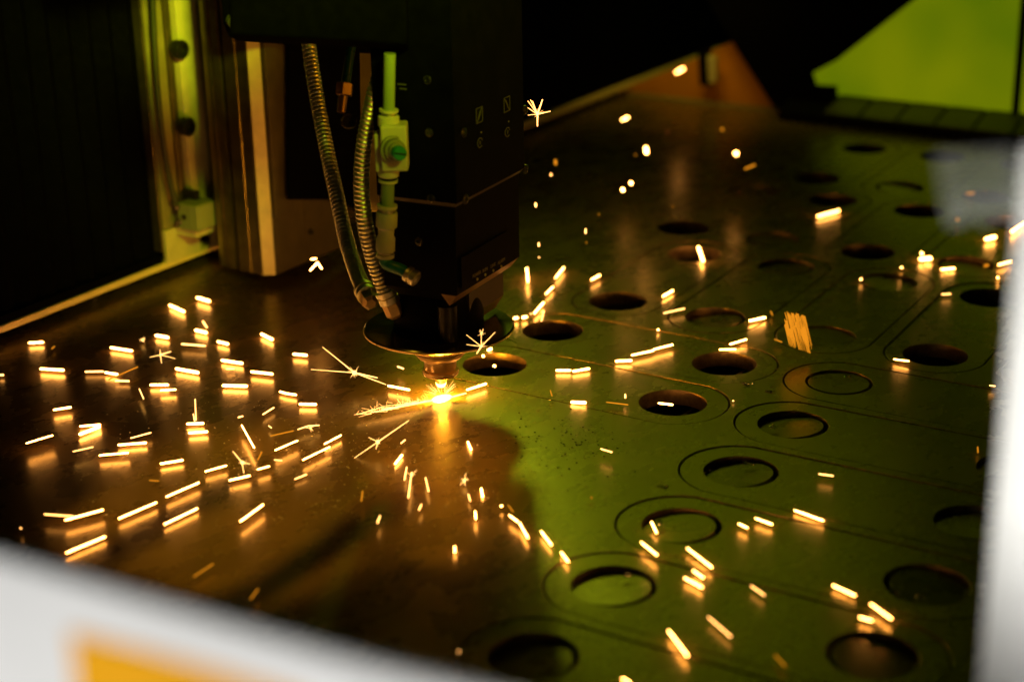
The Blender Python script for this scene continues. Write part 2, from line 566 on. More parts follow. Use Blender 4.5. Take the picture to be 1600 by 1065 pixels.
# corner extrusion: an outline with grooves down its front, standing 10 mm over the sheet
P = [(-343, 146), (-337, 144), (-334.5, 144), (-334.5, 147), (-330, 147), (-330, 144), (-324, 143.5), (-322.5, 143.5), (-322.5, 152), (-317, 152),
     (-317, 143.2), (-306, 143), (-305, 142.2), (-303.5, 142.2), (-303, 143), (-293.5, 142.6), (-293, 141.8), (-291.6, 141.8), (-291.4, 143.4), (-290, 143.4), (-290, 145),
     (-288.5, 141.5), (-279.5, 147.5), (-282, 152), (-282, 240), (-343, 240)]
MB().prism(P, 10, 420).build("corner_post", M['alu_dull'], ca)
MB().extrude([(-288.5, 141.2, 10.5), (-279.3, 147.2, 10.5), (-279.3, 147.2, 420), (-288.5, 141.2, 420)], (-0.55, 0.84, 0)).build("corner_strip", M['alu'], ca)
MB().box((-281.8, 149, 62), (-275.5, 176, 420)).build("upper_cover", M['brown2'], ca, bevel=0.8)
MB().box((-281.8, 150, 10), (-279.6, 192, 74)).build("cover_plate", M['brown2'], ca, bevel=0.4)
MB().box((-281.8, 193, 10), (-279.6, 243, 76)).build("cover_plate", M['brown2'], ca, bevel=0.4)
p = at_plane(484, 362, (-279.6, 0, 0), (1, 0, 0))
MB().lathe([(2.8, 0), (2.8, 2.4), (2.2, 3.0), (1.3, 3.0), (1.2, 1.6)], p, (1, 0, 0), 20).build("screw", M['bolt'], ca, smooth=True)
# black box over the carriage
uc = thing("carriage_cover", "black cover box overhanging the column at the top edge", "machine cover", (-268, 240, 250))
q = [at_plane(x, y, (-262, 0, 0), (1, 0, 0)) for x, y in ((366, 50), (374, 62), (404, 66), (640, 82))]
ys = [v.y for v in q]
zs = [v.z for v in q]
b = MB()
prof = [(ys[0], zs[0] + 6), (ys[1], zs[1] + 1), (ys[2], zs[2]), (ys[3], zs[3]), (ys[3], 301), (ys[0], 301)]
b.extrude([(-262, y, z) for y, z in prof], (-12, 0, 0))
b.build("shell", M['matte'], uc, bevel=1.5)
p = at_plane(364, 32, (-266, 0, 0), (1, 0, 0))
MB().lathe([(6, -3), (6, 3), (5, 4), (5, 9), (3.5, 10)], p, (0.7, -0.7, 0), 20).build("cable_gland", M['rubber'], uc, smooth=True)

# sensor on its bracket, and its cable
sp = at_plane(311, 335, (-360, 0, 0), (1, 0, 0))
se = thing("proximity_sensor", "grey green box sensor with a dark eyelet, beside the column foot", "sensor", sp)
f1 = [at_plane(x, y, (-362, 0, 0), (1, 0, 0)) for x, y in ((279, 350), (281, 318), (316, 310), (316, 357))]
pa = at_z(318, 357, sp.z - 11)
body_lo = (sp.x - 14, sp.y - 13, sp.z - 12)
body_hi = (sp.x + 10, sp.y + 14, sp.z + 12)
MB().box(body_lo, body_hi).build("body", M['sensor'], se, bevel=1.0)
for k in range(4):
    MB().box((body_hi[0] - 9 + k * 2.4, body_lo[1] - 0.5, body_lo[2] + 1), (body_hi[0] - 7.7 + k * 2.4, body_lo[1] + 1, body_hi[2] - 1)).build("fin", M['sensor'], se)
MB().box((body_hi[0], body_lo[1] + 1.5, body_lo[2] + 1.5), (body_hi[0] + 1.6, body_hi[1] - 1, body_hi[2] - 1)).build("face_plate", M['sensor'], se, bevel=0.5)
MB().lathe([(2.6, 0), (2.6, 0.5), (1.7, 0.6), (1.6, 0.2)], (sp.x - 6, body_lo[1] - 0.05, sp.z), (0, -1, 0), 20).build("eyelet", M['bolt'], se, smooth=True)
MB().box((sp.x - 26, sp.y - 8, sp.z - 20), (sp.x + 2, sp.y + 16, sp.z - 12.2)).build("bracket", M['alu'], se, bevel=0.6)
MB().box((sp.x - 24, sp.y + 2, sp.z + 12.2), (sp.x - 4, sp.y + 8, sp.z + 20)).build("clamp", M['bolt'], se, bevel=0.8)
for px, py in ((277, 324), (280, 346)):
    p = at_plane(px, py, (sp.x - 12, 0, 0), (1, 0, 0))
    MB().lathe([(3.2, -5), (3.2, 0), (2.6, 3), (1.6, 3.4)], p, (0.6, -0.8, 0), 6).build("hex_screw", M['screw'], se)
path = []
for px, py in ((237, -30), (239, 20), (242, 80), (246, 140), (252, 200), (259, 250), (267, 290), (276, 320)):
    path.append(at_plane(px, py, (-376 + max(0, py - 230) * 0.08, 0, 0), (1, 0, 0)))
b = MB()
fine = []
for i in range(len(path) - 1):
    for k in range(6):
        t = k / 6
        p0, p1, p2, p3 = path[max(i - 1, 0)], path[i], path[i + 1], path[min(i + 2, len(path) - 1)]
        fine.append(0.5 * ((2 * p1) + (p2 - p0) * t + (2 * p0 - 5 * p1 + 4 * p2 - p3) * t * t + (-p0 + 3 * p1 - 3 * p2 + p3) * t ** 3))
b.tube(fine, 2.7, 10)
tag(b.build("sensor_cable", M['rubber'], smooth=True), "dark cable running down the guide plate to the box sensor", "cable")


def spline(path, per=8):
    out = []
    for i in range(len(path) - 1):
        for k in range(per):
            t = k / per
            p0, p1, p2, p3 = path[max(i - 1, 0)], path[i], path[i + 1], path[min(i + 2, len(path) - 1)]
            out.append(0.5 * ((2 * p1) + (p2 - p0) * t + (2 * p0 - 5 * p1 + 4 * p2 - p3) * t * t + (-p0 + 3 * p1 - 3 * p2 + p3) * t ** 3))
    out.append(path[-1])
    return out


# ------------------------------------------------------------------ laser head
uv = Vector((-0.0966, 0.9953, 0)); vv = Vector((0.9953, 0.0966, 0)); ZZ = Vector((0, 0, 1))
K = Vector((52, -48, 0))
WU, WV = 103.0, 62.0


def hp(s, t, z):                      # head frame: s along the icon face, t inwards from it
    return K + uv * s - vv * t + ZZ * z


def on_face(px, py, t=0.0):
    p = at_plane(px, py, K - vv * t, vv)
    d = p - K
    return d.dot(uv), p.z


def on_left(px, py, s=0.0):           # the narrow face that looks towards the camera's left
    p = at_plane(px, py, K + uv * s, uv)
    return -(p - K).dot(vv), p.z


hd = thing("laser_head", "black laser cutting head with copper nozzle over the sheet", "cutting head", (0, 0, 10))
s0, zs = on_face(722, 320)
zs = zs
b = MB()                               # upper housing with a chamfered lower lip
q = lambda s0, t0, s1, t1, z: [hp(s0, t0, z), hp(s1, t0, z), hp(s1, t1, z), hp(s0, t1, z)]
b.rings([q(0, 0, WU, WV, zs + 2.5), q(0, 0, WU, WV, 430)])
b.build("upper_housing", M['black'], hd)
b = MB()
b.rings([q(12, 16, WU - 10, WV - 6, 94), q(4, 4, WU - 3, WV, 102), q(3.5, 3.5, WU - 3, WV, zs - 1.05)])
b.build("lower_housing", M['black'], hd)
sA, zA = on_face(727, 425, 3.2); sB, zB = on_face(803, 395, 3.2)
MB().extrude([hp(8, 3.4, 106), hp(78, 3.4, 106), hp(78, 3.4, 128), hp(8, 3.4, 128)], vv * 0.9).build("indicator_panel", M['black'], hd)
# lower neck block with its own lit chamfer
b = MB()
sN, zN = on_face(787, 470, 16)
sM, zM = on_face(733, 470, 16)
b.rings([q(sM, 16, sN, 58, 72), q(sM, 16, sN, 58, 98)])
b.build("neck_block", M['brown'], hd)
b = MB()
b.extrude([hp(sM + 1, 16.2, 71.9), hp(sM + 1, 23, 61), hp(sM + 1, 30, 71.9)], uv * (sN - sM - 1.5))
b.build("neck_lip", M['lip'], hd)
b = MB()
b.extrude([hp(5, 4.2, 101.9), hp(5, 11, 93.5), hp(5, 18, 101.9)], uv * (WU - 9))
b.build("lower_lip", M['lip'], hd)
b = MB()
b.rings([q(3, 3, WU - 3, WV - 1, zs - 1), q(0.2, 0.2, WU - 0.2, WV - 0.2, zs + 2.4)])
b.build("seam_lip", M['brown'], hd)
MB().lathe([(30, 58.2), (33, 60), (33, 74), (31, 84), (27, 97)], (0, 0, 0), seg=64).build("collar", M['black'], hd, smooth=True)
MB().lathe([(7, 0), (7, 26)], (26, -26, 60), seg=24).build("lock_pin", M['bolt'], hd, smooth=True)
MB().lathe([(20, 55.6), (54, 55.6), (55, 56.2), (55, 57.2), (54, 58), (20, 58)], seg=128).build("shield_disc", M['gloss'], hd, smooth=True)
MB().lathe([(54.2, 55.2), (55.4, 55.9), (55.4, 56.8), (54.9, 57.0), (54.4, 55.9)], seg=128).build("disc_rim", M['copper'], hd, smooth=True)
b = MB()                               # knurled ring
seg = 96
prof = [(17, 55.2), (20.2, 54.5), (20.8, 52), (20.8, 42), (20.0, 40), (15, 39.4)]
rs = []
for r, h in prof:
    rs.append([Vector(((r + (0.7 if (i % 2 and 41 < h < 53) else 0)) * math.cos(2 * math.pi * i / seg), (r + (0.7 if (i % 2 and 41 < h < 53) else 0)) * math.sin(2 * math.pi * i / seg), h)) for i in range(seg)])
b.rings(rs)
b.build("knurled_ring", M['brass'], hd)
MB().lathe([(14, 39.3), (18.6, 38.6), (18.4, 36.5), (15.6, 33.6), (12.5, 33.2)], seg=64).build("taper_ring", M['brass'], hd, smooth=True)
nz = MB().lathe([(11, 33.1), (12.0, 32.4), (12.0, 25.4), (11.6, 24.6), (13.3, 23.6), (13.6, 22.0), (13.2, 20.6), (9.5, 20.0), (6.0, 18.6), (4.1, 14.5), (3.0, 11.2), (1.2, 11.0)], seg=64).build("nozzle", M['copper'], hd, smooth=True)

# screws on both faces
for px, py in ((724, 207), (727, 311), (820, 172), (821, 264)):
    s, z = on_face(px, py)
    b = MB().lathe([(3.4, -0.5), (3.4, 0.8), (2.6, 1.2), (1.5, 1.2), (1.4, 0.3)], hp(s, 0, z), vv, 20)
    b.build("screw", M['screw'], hd, smooth=True)
for px, py in ((668, 125), (671, 207), (674, 310), (655, 377)):
    t, z = on_left(px, py)
    b = MB().lathe([(3.0, -0.5), (3.0, 0.8), (2.4, 1.2), (1.4, 1.2), (1.3, 0.3)], hp(0, t, z), -uv, 20)
    b.build("screw", M['screw'], hd, smooth=True)
# printed icons: rounded frames with a lens mark, rings with an arc, small dots
for (cx, cy), flip in (((748.5, 180), 1), ((791.5, 163), -1)):
    s, z = on_face(cx, cy)
    b = MB()
    w, h = 4.4, 5.0
    c = lambda ds, dz: hp(s + ds, -0.25, z + dz)
    fr = [(-w, -h), (w, -h), (w, h), (-w, h)]
    for (a0, b0), (a1, b1) in zip(fr, fr[1:] + fr[:1]):
        b.capsule(c(a0, b0), c(a1, b1), 0.35, seg=5)
    b.capsule(c(-1.5 * flip, -2.4), c(1.5 * flip, 2.4), 0.7, seg=5)
    b.capsule(c(-3.0 * flip, -3.9), c(-2.4 * flip, -3.2), 0.45, seg=5)
    b.capsule(c(3.0 * flip, 3.9), c(2.4 * flip, 3.2), 0.45, seg=5)
    b.build("icon", M['faint_ink'], hd)
for cx, cy in ((749.5, 223), (792.5, 206.5)):
    s, z = on_face(cx, cy)
    b = MB()
    for k in range(10):
        a0, a1 = rad(20 + k * 29), rad(20 + (k + 1) * 29)
        b.capsule(hp(s + 3.6 * math.cos(a0), -0.25, z + 3.3 * math.sin(a0)), hp(s + 3.6 * math.cos(a1), -0.25, z + 3.3 * math.sin(a1)), 0.42, seg=5)
    b.capsule(hp(s, -0.25, z - 0.8), hp(s + 0.3, -0.25, z + 0.9), 0.5, seg=5)
    b.build("icon", M['faint_ink'], hd)
for cx, cy in ((751.5, 207), (794.5, 190)):
    s, z = on_face(cx, cy)
    MB().lathe([(0.7, -0.2), (0.7, 0.3)], hp(s, 0, z), vv, 10).build("dot", M['ink'], hd)
for cx, cy, w in ((628, 132, 3.4), (630, 139, 2.8)):
    t, z = on_left(cx, cy)
    MB().extrude([hp(-0.05, t - w, z - 0.5), hp(-0.05, t + w, z - 0.5), hp(-0.05, t + w, z + 0.5), hp(-0.05, t - w, z + 0.5)], -uv * 0.2).build("marking", M['faint_ink'], hd)


def text_on(body, px, py, size, parent, name="lettering"):
    cu = bpy.data.curves.new(name, 'FONT')
    cu.body = body
    cu.size = size * S
    cu.extrude = 0.12 * S
    cu.align_x, cu.align_y = 'CENTER', 'CENTER'
    tmp = bpy.data.objects.new(name, cu)
    COL.objects.link(tmp)
    dg = bpy.context.evaluated_depsgraph_get()
    me = bpy.data.meshes.new_from_object(tmp.evaluated_get(dg))
    bpy.data.objects.remove(tmp)
    bpy.data.curves.remove(cu)
    me.materials.clear(); me.materials.append(M['ink'])
    s, z = on_face(px, py, 2.3)
    o = link(me, name, parent)
    mm = Matrix((uv, ZZ, vv)).transposed().to_4x4()
    mm.translation = (hp(s, 2.3, z) - ORI[parent.name]) * S
    o.matrix_local = mm
    return o


for body, px, py in (("POWER", 745, 428.5), ("RUN", 758, 421.5), ("LINK", 770.5, 414.5), ("ALARM", 783.5, 408)):
    text_on(body, px, py, 3.6, hd)
for px, py in ((745.5, 436), (758, 429), (770.5, 422.5), (783, 416)):
    s, z = on_face(px, py, 2.4)
    MB().lathe([(1.0, -0.2), (1.0, 0.5)], hp(s, 2.4, z), vv, 14).build("indicator", M['led_green'], hd)
# pale mounting bar behind the second hose
pb = [at_depth(x, y, 1335) for x, y in ((562, 83), (590, 85), (592, 330), (566, 330))]
MB().extrude(pb, FW * 6).build("mounting_bar", M['paint'], hd)
# dark shell of the carriage behind the hoses
MB().extrude([at_plane(x, y, (-268, 0, 0), (1, 0, 0)) for x, y in ((452, -20), (640, -20), (640, 400), (600, 400), (560, 330), (535, 312), (452, 312))], (-3, 0, 0)).build("rear_shell", M['matte'], uc)
pl_ = at_depth(545, 190, 1344)
MB().lathe([(6.2, 0), (6.2, 3), (5.0, 3.6), (4.6, 2.4)], pl_, -FW, 24).build("round_plug", M['screw'], hd, smooth=True)

MB().extrude([at_depth(x, y, 1105) for x, y in ((358, 54), (452, 58), (560, 64), (636, 70), (636, -90), (358, -90))], FW * 26).build("cable_hood", M['matte'], hd, bevel=2.0)

MB().box((-300, -40, 303), (-266, 380, 600)).build("shade_block", M['matte'], uc)  # unseen block added to keep green light off the left of the sheet
# unseen bars added above the frame, shaped to cast dark bands on the sheet
lg = thing("shade_bars", "black bars added out of view to shade bands on the sheet", "shade bars", (-140, -330, 600))
gx = lambda x: -250 + (x + 250) * 0.4
gy = lambda y: -350 + (y + 350) * 0.4
for xa, xb, ya, yb in ((-52, -25, -182, -420), (60, 87, -128, -420), (104, 112, -205, -420), (120, 240, -222, -420), (-180, -112, -240, -420)):
    MB().box((gx(xa), gy(yb), 600), (gx(xb), gy(ya), 604)).build("shade_bar", M['matte'], lg)

# ------------------------------------------------------------------ spiral hoses
def hose(pts, r0, r1, label, nut_dir):
    P3 = [at_depth(*p) for p in pts]
    sm = spline(P3, 10)
    # resample evenly
    L = [0.0]
    for a, b_ in zip(sm, sm[1:]): L.append(L[-1] + (b_ - a).length)
    tot = L[-1]
    pitch = 3.4
    n = int(tot / (pitch / 6))
    ev = []
    j = 0
    for i in range(n + 1):
        d = tot * i / n
        while j < len(L) - 2 and L[j + 1] < d: j += 1
        t = (d - L[j]) / max(1e-6, L[j + 1] - L[j])
        ev.append(sm[j].lerp(sm[j + 1], t))
    t = thing("spiral_hose", label, "hose", P3[-1], "spiral metal hoses on the cutting head")
    amp = (-0.15, 0.25, 0.5, 0.55, 0.5, 0.25)
    b = MB()
    b.tube(ev, lambda i: (r0 + (r1 - r0) * i / n) + amp[i % 6] - 0.3, 20)
    b.build("hose", M['chrome'], t, smooth=True)
    e, d = ev[-1], (ev[-1] - ev[-6]).normalized()
    b = MB()
    b.lathe([(r1 + 0.3, -2.5), (r1 + 2.0, -2), (r1 + 2.0, 1.2), (r1 + 0.8, 1.6), (r1 + 0.8, 2.4), (r1 + 1.7, 2.8), (r1 + 1.7, 7.2), (r1 + 0.6, 7.8)], e, d, 28)
    b.build("ferrule", M['chrome'], t, smooth=True)
    b = MB()
    b.lathe([(r1 + 0.2, 7.7), (r1 + 0.7, 8.4), (r1 + 0.5, 17.0), (r1 - 2.0, 19.5)], e, d, 6, 0.3)
    b.build("hex_nut", M['brass'], t)
    return t


hose([(482, 66, 1340), (489, 115, 1336), (500, 180, 1328), (514, 250, 1318), (527, 310, 1306), (541, 375, 1292), (557, 425, 1270), (570, 454, 1250)], 5.5, 6.0,
     "spiral metal hose hanging on the column side, long even bend", None)
hose([(601, 84, 1150), (590, 125, 1156), (577, 180, 1166), (567, 240, 1178), (565, 300, 1190), (572, 360, 1203), (586, 412, 1216), (604, 458, 1224)], 5.0, 6.0,
     "spiral metal hose nearer the head, passing behind the valve", None)

# ------------------------------------------------------------------ air line with flow valve
VP0, VN = K - uv * 15.0, uv
av = at_plane(612, 240, VP0, VN)
fv = thing("flow_valve", "pale inline flow valve with a teal slotted knob, on the air tube", "valve", av)
tx = lambda px, py: at_plane(px, py, VP0, VN)
def vert(p0, p1, r0, name, mat, parent, r1=None, seg=28, prof=None):
    a, b_ = tx(*p0), tx(*p1)
    mb_ = MB()
    if prof: mb_.lathe([(r, h * (b_ - a).length) for r, h in prof], a, b_ - a, seg)
    else: mb_.cyl(a, b_, r0, r1, seg)
    return mb_.build(name, mat, parent, smooth=True)
vert((609, 84), (607.5, 173), 3.9, "upper_tube", M['tube'], fv)
vert((607.5, 171), (607.4, 174.5), 6.4, "release_ring", M['plastic'], fv)
vert((607.4, 174.6), (607.2, 180), 5.0, "clip", M['chrome'], fv)
vert((607.2, 180), (607, 196), 7.2, "collar", M['plastic'], fv, prof=[(6.2, 0), (7.2, .15), (7.2, 1)])
c0 = tx(612, 228); 
bx = RT * 0.93 + FW * 0.0
axx = Vector((RT.x, RT.y, 0)).normalized(); ayy = Vector((-axx.y, axx.x, 0))
MB().obox(tx(617, 228), axx, ayy, ZZ, 17.5, 17, 31).build("body", M['plastic'], fv, bevel=1.4)
MB().obox(tx(596, 236), axx, ayy, ZZ, 8, 12, 26).build("side_lug", M['plastic'], fv, bevel=1.0)
ko = tx(616, 228) - ayy * 8.6
kd = (-ayy * 0.93 + axx * 0.36).normalized()
MB().lathe([(9.2, -1), (9.2, 1.2), (8.0, 1.8), (7.4, 1.2), (7.2, 4.5), (6.4, 5.2), (5.6, 5.2), (5.6, 8.4), (5.0, 8.8)], ko, kd, 36).build("knob_base", M['sensor'], fv, smooth=True)
kn = MB().lathe([(4.6, 8.4), (4.9, 8.8), (4.9, 14.0), (4.3, 14.8)], ko, kd, 32).build("knob", M['teal'], fv, smooth=True)
kx, ky, kz = frame_of(kd)
slot_dir = (axx * 0.95 - ZZ * 0.2); slot_dir = (slot_dir - kd * slot_dir.dot(kd)).normalized()
MB().obox(ko + kd * 14.85, slot_dir, kd.cross(slot_dir), kd, 8.8, 1.1, 0.5).build("slot", M['bolt'], kn)
vert((607, 259), (606.6, 276), 7.0, "collar", M['plastic'], fv, prof=[(7.2, 0), (7.2, .85), (6.2, 1)])
vert((606.6, 276), (606.5, 279), 6.0, "clip", M['bolt'], fv)
vert((606.5, 280), (606.4, 284), 6.6, "release_ring", M['plastic'], fv)
vert((606.2, 284), (605, 321), 4.5, "lower_tube", M['tube'], fv)
vert((605, 320), (604.8, 324.5), 6.9, "release_ring", M['plastic'], fv)
vert((604.8, 324.5), (604.6, 331), 6.0, "clip", M['chrome'], fv)
vert((604.6, 331), (602, 392), 7.0, "coupling", M['plastic'], fv, prof=[(6.8, 0), (7.3, .05), (7.3, .36), (5.6, .42), (5.4, .60), (6.4, .66), (6.6, .98), (6.0, 1)])
vert((602, 392), (601.9, 397), 5.4, "clip", M['chrome'], fv)
vert((601.9, 397), (601.8, 401.5), 6.4, "release_ring", M['plastic'], fv)
ep = spline([tx(601.5, 400), tx(602, 410), tx(612, 416), tx(626, 421), tx(641, 430)], 8)
MB().tube(ep, 4.0, 14).build("elbow_tube", M['teal'], fv, smooth=True)
e0, e1 = ep[-1], (ep[-1] - ep[-4]).normalized()
MB().lathe([(5.2, -3), (5.6, -2), (5.6, 0), (4.6, 0.4), (4.6, 1.6), (5.6, 2.0), (5.6, 5), (4.2, 6)], e0, e1, 24).build("elbow_fitting", M['chrome'], fv, smooth=True)
# brass fitting with its green tube
bf = thing("brass_fitting", "small brass hex fitting with a dark green tube, between the hoses", "pipe fitting", at_depth(538, 140, 1340))
MB().tube(spline([at_depth(552, 60, 1342), at_depth(546, 90, 1340), at_depth(540, 132, 1338)], 8), 3.6, 14).build("tube", M['dark_teal'], bf, smooth=True)
MB().lathe([(6.4, 0), (7.0, 0.6), (7.0, 9.4), (6.0, 10)], at_depth(539, 130, 1338), at_depth(537, 152, 1338) - at_depth(539, 130, 1338), 6).build("hex_nut", M['old_brass'], bf)
MB().cyl(at_depth(536, 150, 1338), at_depth(533, 176, 1338), 3.8, 3.4, 20).build("stem", M['old_brass'], bf, smooth=True)

# ------------------------------------------------------------------ the back of the machine
YB = 1010.0
pn = (0, 1, 0)
bw = thing("orange_backboard", "flat triangular orange lit board behind the far end of the sheet", "board", (-290, 1004, 0))
MB().extrude([at_plane(x, y, (0, 1004, 0), (0, 1, 0)) for x, y in ((956, 152), (958, 147), (1000, 129), (1145, 66), (1160, 90), (1208, 168), (1100, 162))], (0, 5, 0)).build("plate", M['orange_wall'], bw)
MB().box((-383, 987, -14), (-110, 995, 2.5)).build("base_strip", M['paint'], bw, bevel=0.6)
gp = thing("green_screen", "bright green translucent panel closing the back of the machine", "panel", (60, YB, 26))
MB().box((-148, YB, 14), (118, YB + 6, 300)).build("pane", M['lit_panel'], gp)
MB().box((126, YB, 14), (240, YB + 6, 300)).build("pane", M['lit_panel'], gp)
MB().box((118.2, YB - 8, 2), (125.8, YB + 8, 300)).build("post", M['black'], gp, bevel=0.6)
hp_ = thing("upper_screen", "tall green lit enclosure panel above the gantry, mirrored in the sheet", "panel", (-400, YB + 120, 360))
MB().box((-660, YB + 120, 400), (-40, YB + 126, 880)).build("pane", M['green_wall'], hp_)
le = thing("back_ledge", "dark ledge with dim green slats below the green panel", "ledge", (20, 970, 0))
MB().extrude([(-150, 945, 1), (-150, 945, 12), (-150, 1004, 25), (-150, 1004, 1)], (570, 0, 0)).build("body", M['black'], le, bevel=0.6)
for k in range(11):
    x = -92 + k * 46
    MB().extrude([(x, 949, 13.4), (x + 42, 949, 13.4), (x + 42, 1003, 25.3), (x, 1003, 25.3)], (0, 0, 1.2)).build("slat", M['ledge'], le)
gu = thing("black_bracket", "black slanted arm with a stepped foot in front of the green panel", "bracket", (-150, 985, 10))
poly = [(1142, 64), (1205, 163), (1228, 178), (1302, 180), (1300, 138), (1268, 136), (1262, 118), (1300, 98), (1425, 0), (1560, -110), (1560, -260), (1050, -260), (1050, -90)]
MB().extrude([at_plane(x, y, (0, 978, 0), pn) for x, y in poly], (0, 18, 0)).build("arm", M['matte'], gu, bevel=1.0)
hk = thing("hanging_catch", "small dark catch with a green lit barrel hanging below the gantry", "latch", at_plane(1105, 110, (0, 990, 0), pn))
MB().extrude([at_plane(x, y, (0, 986, 0), pn) for x, y in ((1090, 80), (1106, 76), (1108, 134), (1093, 134))], (0, 10, 0)).build("plate", M['black'], hk)
MB().cyl(at_plane(1113, 88, (0, 984, 0), pn), at_plane(1114, 128, (0, 984, 0), pn), 6.5, 6.0, 20).build("barrel", M['plastic'], hk, smooth=True)
# ------------------------------------------------------------------ the white door frame round the window
e0, e1 = at_depth(0, 853, 480), at_depth(740, 1068, 480)
e1.z = e0.z + 0.0
dh = Vector((e1.x - e0.x, e1.y - e0.y, 0)).normalized()
nh = Vector((dh.y, -dh.x, 0))                           # towards the camera
if nh.dot(CAM - e0) < 0: nh = -nh
# put the rail's top edge through both sight lines
q0 = at_z(0, 853, 292.0); q1 = at_z(740, 1068, 292.0)
dh = (q1 - q0).normalized(); nh = Vector((dh.y, -dh.x, 0))
if nh.dot(CAM - q0) < 0: nh = -nh
df = thing("door_frame", "blurred white door frame rail with an amber sticker, close to the lens", "door frame", q0)
a, c = q0 - dh * 300, q1 + dh * 260
MB().extrude([a, c, c + nh * 4, a + nh * 4], (0, 0, -300)).build("lower_rail", M['white'], df, bevel=2.0)
L0 = at_plane(1582, 640, q0, nh)
x0 = (L0 - q0).dot(dh)
pa = at_depth(1568, 640, 540)
zt = at_plane(1590, 222, pa, nh).z
pw = pa + dh * 90
MB().extrude([Vector((p.x, p.y, 40)) for p in (pa, pw, pw + nh * 4, pa + nh * 4)], (0, 0, zt - 40)).build("side_post", M['white'], df, bevel=2.0)
st = [at_plane(x, y, q0 + nh * 4.2, nh) for x, y in ((110, 985), (330, 1043), (480, 1090), (480, 1180), (130, 1180))]
MB().extrude(st, nh * 0.25).build("amber_sticker", M['yellow'], df)
# room reflection on the window beside the post, built as a translucent sheet
hz = bpy.data.materials.new("pane_reflection"); hz.use_nodes = True
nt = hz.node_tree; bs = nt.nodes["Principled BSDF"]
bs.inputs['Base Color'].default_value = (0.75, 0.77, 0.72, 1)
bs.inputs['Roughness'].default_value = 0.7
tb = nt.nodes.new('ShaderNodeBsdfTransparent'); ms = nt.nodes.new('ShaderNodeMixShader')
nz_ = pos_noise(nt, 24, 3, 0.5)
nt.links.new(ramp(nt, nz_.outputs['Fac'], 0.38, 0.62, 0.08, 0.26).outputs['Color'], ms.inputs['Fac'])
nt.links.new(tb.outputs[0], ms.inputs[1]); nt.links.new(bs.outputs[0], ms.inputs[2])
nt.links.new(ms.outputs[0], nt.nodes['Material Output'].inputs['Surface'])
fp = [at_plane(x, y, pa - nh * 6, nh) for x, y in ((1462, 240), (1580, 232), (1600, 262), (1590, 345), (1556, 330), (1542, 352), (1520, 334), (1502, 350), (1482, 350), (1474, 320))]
tag(MB().extrude(fp, nh * 0.3).build("pane_reflection", hz, loc=fp[0]), "pale reflection on the window built as a hazy patch, beside the white post top", "reflection")
# clear window pane
gl = bpy.data.materials.new("clear_pane"); gl.use_nodes = True
nt = gl.node_tree; nt.nodes.remove(nt.nodes["Principled BSDF"])
tb = nt.nodes.new('ShaderNodeBsdfTransparent'); tb.inputs['Color'].default_value = (0.98, 0.98, 0.97, 1)
nt.links.new(tb.outputs[0], nt.nodes['Material Output'].inputs['Surface'])
pa2 = q0 - dh * 290 - nh * 4
pc2 = q0 + dh * (x0 + 2) - nh * 4
MB().extrude([pa2, pc2, pc2 - nh * 3, pa2 - nh * 3], (0, 0, 420)).build("window_pane", gl, df)

